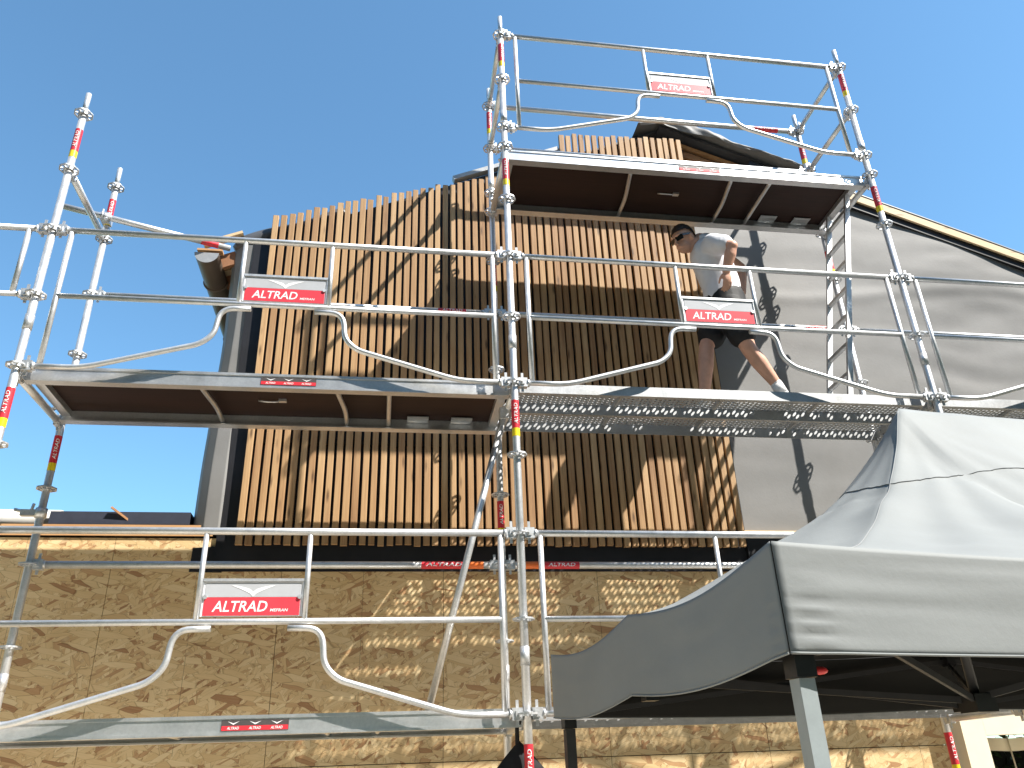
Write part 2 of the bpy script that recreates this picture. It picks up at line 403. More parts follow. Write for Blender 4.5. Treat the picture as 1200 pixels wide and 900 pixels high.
# loose membrane flap at the ridge, drooping over the verge
def flap(u, v):
    x = 1.50 + u*1.75; rz = roofz(x) + .035 + .02*nz(x*3, 1)
    hang = (.055 + .075*math.exp(-((u-.30)/.22)**2) + .02*nz(x*5, 6)) * (1-.75*u**2)
    if v < .6:
        t = v/.6; y = 1.75 - t*(.72 + .05*nz(x*2.5, 4)); z = rz + .015*nz(x*6, t*3, 2) - .02*t*t
    else:
        t = (v-.6)/.4; y = 1.03 - .05*nz(x*2.5, 4) - .03*math.sin(t*2.4) + .02*nz(x*9, t*2); z = rz - .02 - hang*t + .008*nz(x*8, t*4)
    return (x, y, z)
fl = MB().grid(flap, 60, 24)
H('ridge_membrane', fl, 'grey_membrane')
H('verge_rafter', MB().bar((1.97, 1.18, roofz(1.97)-.25), (3.4, 1.18, roofz(3.4)-.25), .04, .07), 'beam_wood')
H('verge_backing', MB().prism([(1.96, 6.75), (3.0, 6.75), (3.0, roofz(3.0)-.10), (1.96, roofz(1.96)-.10)], 1.21, 1.235), 'black_membrane')  # black sheet painted in where the open attic lies in shade
H('verge_rafter', MB().bar((1.90, 1.19, roofz(1.9)-.13), (3.0, 1.19, roofz(3.0)-.13), .03, .045), 'beam_wood')
H('fascia_board', MB().bar((3.02, 1.075, roofz(3.02)-.115), (9.25, 1.075, roofz(9.25)-.115), .022, .075), 'pale_board')
H('fascia_backing', MB().bar((2.6, 1.105, roofz(2.6)-.165), (9.25, 1.105, roofz(9.25)-.165), .03, .13), 'black_membrane')
H('roof_felt_edge', MB().path([(x, 1.085, roofz(x)-.055+.012*nz(x*2, 0)) for x in np.linspace(3.0, 9.2, 50)], .022, 8), 'roof_membrane')
H('verge_flashing', MB().bar((-.30, 1.10, roofz(-.30)+.012), (.69, 1.10, roofz(.69)+.012), .07, .04), 'verge_metal')
# left eave: boards, rafter tails and the half round gutter
H('eave_board', MB().box(-2.40, -2.20, 1.09, 1.155, 5.662, 5.68), 'beam_wood')
H('eave_board', MB().bar((-2.36, 1.12, 5.73), (-2.06, 1.12, 5.865), .07, .025), 'pale_board')
for y in (1.45, 2.05, 2.65, 3.25, 3.85):
    H('rafter_tail', MB().bar((-2.24, y, 5.585), (-2.05, y, 5.67), .07, .11), 'rafter_wood')
H('soffit_board', MB().bar((-2.26, 1.20, 5.60), (-2.10, 1.20, 5.675), .04, .12), 'rafter_wood')
H('soffit_board', MB().prism([(-2.29, 5.62), (-2.09, 5.70), (-2.09, 5.72), (-2.29, 5.64)], 1.23, 9.5), 'rafter_wood')
def gut(u, v):
    a = math.pi*(1.0+u) ; return (-2.295+.094*math.cos(a), 1.0+v*8.4, 5.575+.094*math.sin(a))
def gut2(u, v):
    a = math.pi*(2.0-u); return (-2.295+.089*math.cos(a), 1.0+v*8.4, 5.58+.089*math.sin(a))
gm = MB().grid(gut, 14, 20); gm.grid(gut2, 14, 20)
gu = H('gutter', gm, 'gutter_brown')
cap = MB().add([(-2.295+.095*math.cos(math.pi*(1+k/14)), .998, 5.575+.095*math.sin(math.pi*(1+k/14))) for k in range(15)], [tuple(range(15))])
obj('end_cap', cap, M['verge_metal'], gu)
for y in (1.42, 2.4, 3.4):
    obj('joint_ring', MB().path([(-2.295+.098*math.cos(math.pi*(1+k/12)), y, 5.575+.098*math.sin(math.pi*(1+k/12))) for k in range(13)], .009, 6), M['gutter_brown'], gu)

# ------------------------------------------------------------------ OSB extension at the foot of the gable
ext = thing('board_extension', (0, 1.2, 0), 'low extension walled in raw OSB board below the slatted gable', 'extension')
def X_(name, mb, mat): return obj(name, mb, M[mat], ext, (0, -1.263, 0))
px = [-6.10, -4.875, -3.75, -2.625, -1.50, -.375, .75, 1.875, 3.222]
rp = random.Random(11)
for a, b in zip(px[:-1], px[1:]):
    for z0, z1 in ((.05, 1.80), (1.805, 3.272)):
        y = 1.2 + rp.uniform(0, .003)
        X_('osb_panel', MB().box(a+.0015, b-.0015, y, y+.018, z0, z1), 'osb')
X_('wall_core', MB().box(-6.1, 3.21, 1.23, 3.6, .02, 3.25), 'attic_dark')
X_('edge_trim', MB().box(3.224, 3.252, 1.185, 1.225, .05, 3.25), 'sign_white')
X_('roof_edge_board', MB().box(-6.1, -1.99, 1.187, 1.199, 3.285, 3.362), 'beam_wood')
X_('roof_felt', MB().box(-3.1, -2.17, 1.24, 5.0, 3.38, 3.47), 'blue_roof_felt')
X_('roof_felt', MB().box(-6.1, -3.1, 1.42, 5.0, 3.36, 3.45), 'blue_roof_felt')
X_('sill_board', MB().box(1.93, 5.2, 1.15, 1.19, 3.285, 3.345), 'pale_board')
X_('sill_backing', MB().box(1.93, 3.26, 1.14, 1.19, 3.03, 3.28), 'black_membrane')
# material lying on the flat roof
rl = MB().path([(-5.4, 1.29, 3.448), (-4.2, 1.29, 3.452), (-3.06, 1.29, 3.448)], .062, 14)
tag(obj('membrane_roll', rl, M['hose_white']), 'pale rolled sheet lying on the flat roof edge at far left', 'roll')
st = MB().bar((-2.70, 1.15, 3.495), (-2.53, 1.20, 3.375), .014, .014)
tag(obj('offcut_stick', st, M['beam_wood']), 'short thin wooden stick leaning up from the flat roof edge', 'stick')

# ------------------------------------------------------------------ scaffold
D = .787
def rosette_mesh():
    b = MB(); n = 32
    def ring(ra, rb, z0, z1):
        vs = []; 
        for k in range(n):
            a = 2*math.pi*k/n; c, s = math.cos(a), math.sin(a); lob = 1+.035*math.cos(8*a) if rb > .05 else 1
            vs += [(ra*c, ra*s, z0), (rb*lob*c, rb*lob*s, z0), (rb*lob*c, rb*lob*s, z1), (ra*c, ra*s, z1)]
        fs = []
        for k in range(n):
            p, q = 4*k, 4*((k+1) % n)
            for e in range(4): fs.append((p+e, p+(e+1) % 4, q+(e+1) % 4, q+e))
        b.add(vs, fs)
    ring(.0245, .034, -.012, .012); ring(.052, .062, -.005, .005)
    for k in range(8):
        a = 2*math.pi*(k+.5)/8; c, s = math.cos(a), math.sin(a)
        b.obox((.043*c, .043*s, 0), (.012*c, .012*s, 0), (-.005*s, .005*c, 0), (0, 0, .0045))
    return b.mesh('rosette', M['galvanised'])
ROS = rosette_mesh()
def cyl_sleeve(r, z0, z1, n=18):
    b = MB(); b.grid(lambda u, v: (r*math.cos(2*math.pi*u), r*math.sin(2*math.pi*u), z0+(z1-z0)*v), n, 1); return b
STK_R = cyl_sleeve(.0250, .055, .25).mesh('sticker', M['red_vinyl'])
STK_Y = cyl_sleeve(.0250, 0, .0545).mesh('yellow_band', M['yellow_vinyl'])
def stk_text():
    b = MB()
    a0 = -math.pi/2
    letters(b, 'ALTRAD', lambda u, v: (.0272*math.cos(a0+(.5-v)*.85), .0272*math.sin(a0+(.5-v)*.85), .080+u*.145))
    return b.mesh('lettering', M['letter_white'])
STK_T = stk_text()
def wedge_mesh():
    b = MB(); b.box(.026, .085, -.020, .020, -.032, .032); b.box(.036, .066, -.027, .027, -.016, .016)
    b.box(.046, .062, -.004, .004, -.062, .072); b.tube((.085, 0, 0), (.10, 0, 0), .026, 12)
    return b.mesh('wedge_head', M['galvanised'])
WED = wedge_mesh()
def wedge(parent, loc, rotz): o = obj('wedge_head', WED, None, parent, loc); o.rotation_euler = (0, 0, rotz); return o

SLV = MB().tube((0, 0, 0), (0, 0, .10), .0275, 16).mesh('joint_sleeve', M['galvanised'])
def standard(x, y, top, rings, stickers, label):
    t = thing('scaffold_standard', (x, y, 0), label, 'scaffold post', 'upright scaffold posts')
    b = MB(); b.tube((0, 0, .12), (0, 0, top-.20), .0242, 18); b.tube((0, 0, top-.20), (0, 0, top), .0190, 16)
    obj('post_tube', b, M['galvanised'], t)
    for z in rings: obj('rosette', ROS, None, t, (0, 0, z))
    for z, tw in stickers:
        s = obj('sticker', STK_R, None, t, (0, 0, z)); s.rotation_euler = (0, 0, tw)
        obj('lettering', STK_T, None, s); obj('yellow_band', STK_Y, None, s)
    j = MB(); j.tube((0, 0, 0), (0, 0, .12), .018, 12); j.box(-.075, .075, -.075, .075, 0, .008); j.tube((0, 0, .10), (0, 0, .13), .034, 12)
    obj('base_jack', j, M['galvanised'], t)
    for z in np.arange(2.25, top-.4, 2.0): obj('joint_sleeve', SLV, None, t, (0, 0, z))
    return t
lowr = [.5*k for k in range(1, 9)]
tall = lowr + [4.5, 5.0, 5.5, 6.0, 6.2, 6.7, 7.2]; mid_ = lowr + [4.5, 5.0, 5.5, 6.0]
standard(-3, 0, 6.19, mid_, [(5.60, .1), (3.60, .1)], 'bright front post at far left, topmost end bare against the sky')
standard(-3, D, 6.19, mid_, [(5.62, .4), (3.62, .4), (1.62, 0)], 'shorter looking rear post behind the far left front post')
standard(0, 0, 7.41, tall, [(5.62, -.1), (3.62, .0), (1.60, .0), (6.83, .4)], 'central front post running full height to the top rail corner')
standard(0, D, 7.41, tall, [(5.20, .0), (3.20, .0), (6.86, .2)], 'rear post just behind the central front post')
standard(3, 0, 7.41, tall, [(5.62, -.2), (6.86, -.1), (3.6, 0)], 'right front post beside the upper deck end and tent peak')
standard(3, D, 7.41, tall, [(5.55, .0), (6.80, .0), (1.62, 0)], 'right rear post next to the ladder')
standard(6, 0, 5.69, lowr + [4.5, 5.0, 5.5], [], 'front post past the right edge of the picture')
standard(6, D, 5.69, lowr + [4.5, 5.0, 5.5], [], 'rear post past the right edge of the picture')
standard(-6, 0, 5.69, lowr + [4.5, 5.0, 5.5], [], 'front post past the left edge of the picture')

# guardrail frame prototype, local x 0..3, z 0..1
def build_guard(loc, label):
    t = thing('guardrail_frame', loc, label, 'guardrail', 'sign bearing guardrail frames')
    G = M['galvanised']
    obj('top_rail', MB().tube((.10, 0, 1.0), (2.90, 0, 1.0), .0205, 16), G, t)
    obj('mid_rail', MB().tube((.12, 0, .5), (2.88, 0, .5), .0172, 14), G, t)
    for x in (.12, 2.88): obj('end_post', MB().tube((x, 0, .0), (x, 0, .985), .0172, 14), G, t)
    for x in (1.215, 1.785): obj('middle_post', MB().tube((x, 0, .5), (x, 0, .985), .0150, 14), G, t)
    for s in (1, -1):
        X = lambda a: a if s > 0 else 3-a
        p = bend([(X(.10), 0, .0), (X(.36), 0, .0), (X(1.02), 0, .195), (X(1.095), 0, .27), (X(1.115), 0, .462), (X(1.30), 0, .464)], .10, 7)
        p = [Vector((q.x, -.004, q.z)) for q in p]
        obj('lower_brace', MB().path(p, .0172, 14), G, t)
    for z in (0, 1.0):
        wedge(t, (0, 0, z), 0); wedge(t, (3, 0, z), math.pi)
    # sign between the middle posts
    sg = obj('sign_board', MB().box(1.236, 1.764, .001, .007, .528, .715), M['sign_white'], t)
    obj('sign_frame', MB().box(1.23, 1.77, -.008, .010, .716, .732).box(1.229, 1.2355, -.006, .009, .527, .7155).box(1.7645, 1.771, -.006, .009, .527, .7155), G, sg)
    obj('grey_band', MB().box(1.246, 1.754, -.0012, .0005, .632, .708), M['sign_grey'], sg)
    pol = [(1.246, .533), (1.754, .533), (1.754, .618), (1.742, .630), (1.258, .630), (1.246, .618)]
    obj('red_band', MB().prism(pol, -.0015, .0005), M['sign_red'], sg)
    tb = MB(); letters(tb, 'ALTRAD', lambda u, v: (1.292+u*.29, -.0026, .553+v*.058)); obj('lettering', tb, M['letter_white'], sg)
    tb = MB(); letters(tb, 'MEFRAN', lambda u, v: (1.598+u*.095, -.0026, .553+v*.016)); obj('lettering', tb, M['letter_white'], sg)
    em = MB()
    n = 14; up = []; lo = []
    for k in range(n+1):
        a = k/n; x = 1.385+a*.23; q = abs(a-.5)*2
        h_ = .660+.038*(q**.5) - .010*max(0, q-.7); up.append((x, h_)); lo.append((x, h_ - (.026*(1-q)**.8+.0012)))
    em.add([(x, -.0024, z) for x, z in up+lo], [(k, k+1, n+1+k+1, n+1+k) for k in range(n)])
    obj('bird_emblem', em, M['letter_white'], sg)
    bl = MB()
    for x in (1.249, 1.751): bl.tube((x, -.009, .632), (x, .004, .632), .012, 12)
    obj('bolt', bl, G, sg)
    return t
g1 = build_guard((-3, 0, 2), 'lowest left guardrail frame with red and white sign before the OSB wall')
for loc, lab in (((0, 0, 2), 'lowest right guardrail frame partly hidden behind the grey tent'),
                 ((-3, 0, 4), 'middle left guardrail frame with sign before the slats and sky'),
                 ((0, 0, 4), 'middle right guardrail frame with sign in front of the worker'),
                 ((3, 0, 4), 'guardrail frame at right edge starting beyond the right front post'),
                 ((0, 0, 6.2), 'topmost guardrail frame with glaring sign against the sky')):
    c = copy_tree(g1); c.location = loc; c['label'] = lab
# plain rails leaving the frame at the left
lg = thing('end_guardrail', (-6, 0, 4), 'plain two bar guardrail leaving the picture at the left edge', 'guardrail')
obj('top_rail', MB().tube((.10, 0, 1), (2.90, 0, 1), .0205, 14), M['galvanised'], lg)
obj('mid_rail', MB().tube((.10, 0, .5), (2.90, 0, .5), .0172, 14), M['galvanised'], lg)
for x in (.12, 2.86): obj('end_post', MB().tube((x, 0, .5), (x, 0, 1), .0172, 12), M['galvanised'], lg)
for z in (.5, 1): wedge(lg, (0, 0, z), 0); wedge(lg, (3, 0, z), math.pi)

# ledgers along the rear, transoms across
def rail(name, p0, p1, r, label, stickers=(), cat='scaffold bar', group='straight scaffold bars'):
    p0 = Vector(p0); p1 = Vector(p1); d = p1-p0; L = d.length
    t = thing(name, p0, label, cat, group); t.rotation_euler = (0, 0, math.atan2(d.y, d.x))
    obj('bar_tube', MB().tube((.10, 0, 0), (L-.10, 0, 0), r, 16), M['galvanised'], t)
    wedge(t, (0, 0, 0), 0); wedge(t, (L, 0, 0), math.pi)
    for a, w, m2 in stickers:
        b = MB(); b.grid(lambda u, v: (a+w*v, (r+.0008)*math.cos(2*math.pi*u), (r+.0008)*math.sin(2*math.pi*u)), 18, 1)
        s = obj('sticker', b, M[m2], t)
        if w > .12:
            tb = MB(); letters(tb, 'ALTRAD', lambda u, v: (a+.03+u*(w-.06), -(r+.0028)*math.cos((v-.5)*.9), (r+.0028)*math.sin((v-.5)*.9)))
            obj('lettering', tb, M['letter_white'], s)
    return t
rail('ledger', (-3, D, 3), (0, D, 3), .024, 'rear ledger bar low at left in front of the OSB and black strip', [(2.45, .30, 'red_vinyl'), (2.76, .11, 'orange_vinyl')])
rail('ledger', (0, D, 3), (3, D, 3), .024, 'rear ledger bar low at right running behind the tent', [(.16, .12, 'orange_vinyl'), (.285, .25, 'red_vinyl')])
rail('ledger', (-3, D, 5), (0, D, 5), .024, 'rear ledger bar behind the middle left guardrail', [(2.55, .22, 'red_vinyl')])
rail('ledger', (0, D, 5), (3, D, 5), .024, 'rear ledger bar behind the worker at waist height', [(2.62, .22, 'red_vinyl')])
rail('ledger', (0, D, 7.2), (3, D, 7.2), .024, 'highest rear ledger bar behind the topmost guardrail', [(2.55, .24, 'red_vinyl')])
rail('ledger', (0, D, 6.7), (3, D, 6.7), .024, 'rear ledger bar hidden behind the rim of the top deck')
rail('ledger', (3, D, 5), (6, D, 5), .024, 'rear ledger bar crossing the grey membrane at right edge')
NM = {-3: 'far left posts', 0: 'central posts', 3: 'right posts', 6: 'posts past the right edge'}
for x in (-3, 0, 3, 6):
    rail('transom', (x, 0, 1.955), (x, D, 1.955), .024, f'cross bar under the lowest deck joining the {NM[x]}')
    rail('transom', (x, 0, 3.955), (x, D, 3.955), .024, f'cross bar under the middle deck joining the {NM[x]}')
for x in (0, 3):
    rail('transom', (x, 0, 5.955), (x, D, 5.955), .024, f'cross bar under the top deck joining the {NM[x]}')
    for z, w in ((6.7, 'lower'), (7.2, 'upper')):
        rail('end_rail', (x, 0, z), (x, D, z), .022, f'{w} end rail of the top deck joining the {NM[x]}')
rb = rail('end_rail', (-3, 0, 5.5), (-3, D, 5.5), .024, 'square end bar joining the two far left posts against the sky')
# decks -------------------------------------------------------------
def build_ply_deck(loc, label):
    t = thing('plywood_deck', loc, label, 'scaffold deck', 'plywood scaffold decks')
    A = M['aluminium']
    for nm, y0, y1, s in (('front_beam', .066, .094, 1), ('rear_beam', .696, .724, -1)):
        b = MB(); b.box(.026, 2.974, y0, y1, -.062, .034)
        yo = y0 if s > 0 else y1
        b.box(.026, 2.974, min(yo, yo-.006*s), max(yo, yo-.006*s), .018, .0345)
        b.box(.026, 2.974, min(yo, yo-.005*s), max(yo, yo-.005*s), -.0625, -.048)
        yi = y1 if s > 0 else y0
        b.box(.026, 2.974, min(yi, yi+.03*s), max(yi, yi+.03*s), -.0615, -.052)
        obj(nm, b, A, t)
    for x0, x1 in ((.028, .085), (2.915, 2.972)):
        obj('end_beam', MB().box(x0, x1, .0945, .6955, -.018, .033), A, t)
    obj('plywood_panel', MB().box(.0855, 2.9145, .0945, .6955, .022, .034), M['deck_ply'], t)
    obj('walking_surface', MB().box(.0855, 2.9145, .0945, .6955, .0342, .0365), M['dusty_ply'], t)  # pale sheet added on top to reflect sunlight onto the wall behind
    for x, k in ((1.02, .05), (1.86, .05), (2.20, 0)):
        p = bend([(x, .095, -.03), (x+k*.4, .25, -.03), (x+k, .45, -.03), (x+k, .695, -.03)], .1)
        obj('cross_bar', MB().path(p, .016, 10), A, t)
    lt = MB(); lt.path(bend([(1.34, .42, .012), (1.39, .40, -.004), (1.45, .40, -.004), (1.48, .42, .012)], .02), .006, 8); lt.box(1.47, 1.52, .40, .43, .005, .022)
    obj('latch', lt, A, t)
    for x in (2.33, 2.64):
        h = MB(); h.box(x, x+.15, .600, .695, .004, .010); h.tube((x, .6955-.012, .004), (x+.15, .6955-.012, .004), .008, 8)
        obj('hinge', h, A, t)
    for x, s in ((.05, -1), (2.95, 1)):
        for y in (.13, .62):
            hk = MB().path(bend([(x-.01*s, y, .02), (x+.03*s, y, .02), (x+.075*s, y, -.02)], .03), .014, 8)
            obj('hook', hk, A, t)
    lb = obj('deck_label', MB().box(1.40, 1.74, .0635, .0659, -.040, .012), M['label_dark'], t)
    obj('red_band', MB().box(1.402, 1.738, .0620, .0634, -.0385, -.016), M['red_vinyl'], lb)
    tb = MB()
    for k in range(3):
        letters(tb, 'ALTRAD', lambda u, v, k=k: (1.43+k*.11+u*.06, .0612, -.034+v*.013))
        x = 1.46+k*.11; tb.add([(x-.03, .0628, .006), (x, .0628, -.004), (x+.03, .0628, .006), (x, .0628, -.011)], [(0, 3, 1), (1, 3, 2)])
    tag(obj('lettering', tb, M['letter_white'], lb), kind='stuff')
    return t
d0 = build_ply_deck((-3, 0, 4), 'middle left plywood deck seen from below with aluminium rim')
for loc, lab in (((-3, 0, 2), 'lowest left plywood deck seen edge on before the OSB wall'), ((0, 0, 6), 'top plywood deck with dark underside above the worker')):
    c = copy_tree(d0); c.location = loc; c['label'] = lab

def perf_sheet():
    b = MB(); p = .30/9; r = .0100; W_ = .30; L = 2.94; nx = int(L/p); ny = 9; z1, z0 = .038, .0355
    ox, oy = .031, .008
    for i in range(nx):
        for j in range(ny):
            cx = ox+(i+.5)*p; cy = oy+(j+.5)*p; solid = (i % 22 == 0)
            sq = [(-1,-1),(0,-1),(1,-1),(1,0),(1,1),(0,1),(-1,1),(-1,0)]
            if solid:
                vs = [(cx+a*p/2, cy+c*p/2, z) for z in (z1, z0) for a, c in ((-1,-1),(1,-1),(1,1),(-1,1))]
                b.add(vs, [(0,1,2,3), (7,6,5,4)]); continue
            off = .0045 if i % 2 else -.0045
            vs = []
            for z in (z1, z0):
                vs += [(cx+a*p/2, cy+c*p/2, z) for a, c in sq]
                vs += [(cx+r*1.15*math.cos(math.pi*(-.75+k/4)), cy+off+r*.92*math.sin(math.pi*(-.75+k/4)), z) for k in range(8)]
            fs = []
            for k in range(8):
                q = (k+1) % 8
                fs += [(k, q, 8+q, 8+k), (16+q, 16+k, 24+k, 24+q), (8+k, 8+q, 24+q, 24+k)]
            b.add(vs, fs)
    return b.mesh('perforated_sheet', M['steel_deck'])
PERF = perf_sheet()
def build_plank(loc, label):
    t = thing('steel_plank', loc, label, 'scaffold deck', 'perforated steel scaffold planks')
    S = M['steel_deck']
    obj('perforated_sheet', PERF, None, t)
    for nm, y0, y1, s in (('front_flange', .002, .0079, 1), ('rear_flange', .3081, .314, -1)):
        b = MB(); b.box(.03, 2.97, y0, y1, -.032 if s > 0 else -.040, .038); yi = y1 if s > 0 else y0
        if s > 0: b.box(.03, 2.97, min(yi, yi+.022*s), max(yi, yi+.022*s), -.0318, -.029)
        obj(nm, b, S, t)
    for k in range(1, 4):
        x = .031+.726*k+.0165; obj('cross_rib', MB().box(x-.008, x+.008, .035, .281, .012, .0353), S, t)
    for x0, x1 in ((.016, .0299), (2.9701, 2.984)):
        obj('end_plate', MB().box(x0, x1, .004, .312, -.018, .0375), S, t)
    for x, s in ((.045, -1), (2.955, 1)):
        for y in (.06, .255): obj('hook', MB().path(bend([(x, y, .015), (x+.03*s, y, .015), (x+.07*s, y, -.03)], .03), .014, 8), S, t)
    return t
pk = build_plank((0, .072, 4), 'front perforated steel plank of the middle deck below the worker')
for loc, lab in (((0, .396, 4), 'rear perforated steel plank of the middle deck below the worker'),
                 ((3, .072, 4), 'front perforated steel plank at right edge above the tent roof'),
                 ((3, .396, 4), 'rear perforated steel plank at right edge above the tent roof'),
                 ((0, .072, 2), 'front perforated steel plank of the lowest deck beyond the tent'),
                 ((0, .396, 2), 'rear perforated steel plank of the lowest deck beyond the tent')):
    c = copy_tree(pk); c.location = loc; c['label'] = lab

t = thing('toe_board', (0, .697, 6.0368), 'upright toe board standing along the rear edge of the top deck', 'toe board')
obj('board', MB().box(.09, 2.91, 0, .024, 0, .125), M['pale_board'], t)
for x in (.06, 2.91): obj('end_shoe', MB().box(x, x+.03, -.003, .027, 0, .13), M['galvanised'], t)

# slanting brace, tie tube, couplers, ladder
br = thing('diagonal_brace', (-.03, .30, 3.9), 'single slanting brace tube left of the central posts', 'brace')
obj('bar_tube', MB().tube((0, 0, 0), (-.48, .20, -1.84), .022, 16), M['galvanised'], br)
obj('end_clamp', MB().box(-.03, .03, -.03, .03, -.03, .05), M['galvanised'], br)
tie = thing('tie_tube', (-3.30, .60, 5.655), 'tube clamped to the far left rear post reaching towards the eave', 'tube')
tv = Vector((1.17, .44, 0)); tn = tv.normalized()
obj('bar_tube', MB().tube((0, 0, 0), tv, .024, 16), M['galvanised'], tie)
q = tv*.82; q1 = tv*.97
obj('sticker', MB().tube(q, q+(q1-q)*.7, .0248, 16, False), M['red_vinyl'], tie)
cp = MB(); cpt = Vector((.31, .117, 0)); cp.tube(cpt-tn*.025, cpt+tn*.025, .034, 14); cp.box(.27, .33, .09, .20, -.03, .03); cp.tube((.30, .06, -.05), (.30, .06, .03), .008, 8)
obj('coupler', cp, M['galvanised'], tie)
cl = MB(); cl.tube((0, 0, -.03), (0, 0, .03), .036, 14); cl.box(-.12, -.03, -.02, .015, -.02, .02); cl.tube((-.16, -.01, .02), (-.08, -.01, .0), .011, 8); cl.tube((-.06, -.01, .0), (-.05, -.01, .06), .010, 8)
tag(obj('tube_coupler', cl, M['galvanised'], None, (-3, D, 3.335)), 'small spare clamp gripping the far left rear post by the roof edge', 'clamp')
ld = thing('access_ladder', (2.50, .235, 4.045), 'aluminium ladder leaning up from the middle deck to the top deck', 'ladder')
ltop = Vector((.42, 0, 1.93))
for y in (0, .30):
    obj('stile', MB().bar((0, y, 0), (ltop.x, y, ltop.z), .040, .024, (0, 1, 0)), M['aluminium'], ld)
for k in range(1, 8):
    c = ltop*(k/7.6); obj('rung', MB().bar((c.x, .013, c.z), (c.x, .287, c.z), .032, .026), M['aluminium'], ld)
# black bag hanging from the central post
bag = thing('tool_bag', (0, -.05, 1.70), 'black cloth bag hanging from the central front post at bottom edge', 'bag')
def bagf(s):
    b = MB(); cx, cz = -.035, .02; hw, hz = .145, .155
    N = 28
    rim = []
    for k in range(N):
        a = 2*math.pi*k/N; c, n_ = math.cos(a), math.sin(a); q = 1/(abs(c)+abs(n_))**.92
        rim.append((cx+hw*c*q, cz+hz*n_*q))
    vs = [(x, .055, z) for x, z in rim]
    for f, dy in ((.75, .028), (.4, .040)):
        vs += [(cx+(x-cx)*f, .055-dy*s+.006*nz(x*20, z*20), cz+(z-cz)*f) for x, z in rim]
    vs.append((cx, .055-.045*s, cz)); fs = []
    for l in range(2):
        for k in range(N): fs.append((l*N+k, l*N+(k+1) % N, (l+1)*N+(k+1) % N, (l+1)*N+k))
    fs += [(2*N+k, 2*N+(k+1) % N, 3*N) for k in range(N)]
    b.add(vs, fs, True); return b
bb = bagf(-1); b2 = bagf(1); bb.add(b2.v, b2.f, True)
obj('bag_body', bb, M['black_cloth'], bag, (0, .09, 0))
obj('strap', MB().path([(-.045, .145, .15), (-.045, .14, .24), (-.02, .085, .285), (.02, .05, .30)], .012, 8), M['black_cloth'], bag)

# ------------------------------------------------------------------ pop up tent
FL = Vector((.281, -2.556, 0)); RL = Vector((.073, -.383, 0)); ang = R(4.0); TL = 4.6; HE = 2.25; HP = 3.24; VH = .30
eu = Vector((math.cos(ang), math.sin(ang), 0)); ev = (RL-FL); TD = ev.length; ev = ev.normalized()
tent = thing('pop_up_tent', (FL.x, FL.y, 0), 'grey pop up tent with peaked roof and valance at right', 'tent')
def TP(u, v, z): return eu*u + ev*v + Vector((0, 0, z))
def sagf(s, n=2):   # 0 at supports, 1 mid span
    return abs(math.sin(math.pi*s*n))**1.0
PU = 1.50
def eave(u, v):
    a = min(1, min(v, TD-v)/.35); b = min(1, min(u, TL-u)/.35)
    sv = sagf(v/TD) * (1-b); su = sagf(u/TL) * (1-a)
    return HE - .055*max(sv, 0) - .035*max(su, 0)
def roof(u, v):
    a = min(v, TD-v)/(TD/2); b = min(u/PU, (TL-u)/PU); e = max(0, min(1, a, b))
    near = min(1, abs(a-b)/.55); p = 2.25 - .78*near
    if b > 1: p = 2.25 - .78*min(1, max(0, (b-1)*2+.55))
    hgt = (HP-HE)*e**p
    z = eave(u, v)*(1-min(1, e*3)) + HE*min(1, e*3) + hgt
    wr = .010*nz(u*2.0, v*2.0, 1) + .008*nz((u+v)*5, (u-v)*1.6, 5)
    wr += .011*math.exp(-((a-b)/.22)**2)*math.sin(13*e + 3*nz(u*3, v*3))*min(1, e*2)
    fan = math.atan2(v-TD/2, u-PU)
    wr += .010*math.sin(fan*17+nz(u*2, v*2)*2)*e*(1-e)*2.2
    # sewn seam at mid height
    zz = hgt/(HP-HE); wr -= .007*math.exp(-((zz-.50-.03*math.sin(u*5))/.010)**2)
    return TP(u, v, z + wr*min(1, e*4))
NU, NV = 190, 124
rm = MB().grid(lambda i, j: roof(i*TL, j*TD), NU, NV)
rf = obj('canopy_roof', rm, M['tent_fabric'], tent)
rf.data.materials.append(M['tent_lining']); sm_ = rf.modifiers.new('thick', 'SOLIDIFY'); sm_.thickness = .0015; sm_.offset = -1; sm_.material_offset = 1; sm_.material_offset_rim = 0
# sewn seam round the roof at mid height
def seam_pt(a):
    c = Vector((PU, TD/2)); d = Vector((math.cos(a), math.sin(a)))
    if abs(d.y) > .02 and d.x > 0: c = Vector((PU + d.x/abs(d.y)*.9 if PU + d.x/abs(d.y)*.9 < TL-PU else TL-PU, TD/2)); d = Vector((0, 1 if d.y > 0 else -1))
    t = 0
    for k in range(400):
        u, v = c.x + d.x*t, c.y + d.y*t
        if u < 0 or v < 0 or v > TD: break
        a_ = min(v, TD-v)/(TD/2); b_ = min(u/PU, (TL-u)/PU); lim = HE + (HP-HE)*(.50 + .09*min(1, abs(a_-b_)/.4))
        if roof(u, v).z < lim: break
        t += .004
    p = roof(c.x+d.x*t, c.y+d.y*t); return p + Vector((0, 0, .003))
sp_ = [seam_pt(a) for a in np.linspace(math.pi*.62, math.pi*1.97, 120)]
obj('seam', MB().path(sp_, .0022, 6), M['tent_seam'], tent)
obj('seam', MB().path([roof(q*PU, q*TD/2)+Vector((0, 0, .001)) for q in np.linspace(.02, .99, 60)], .0020, 6), M['tent_seam'], tent)
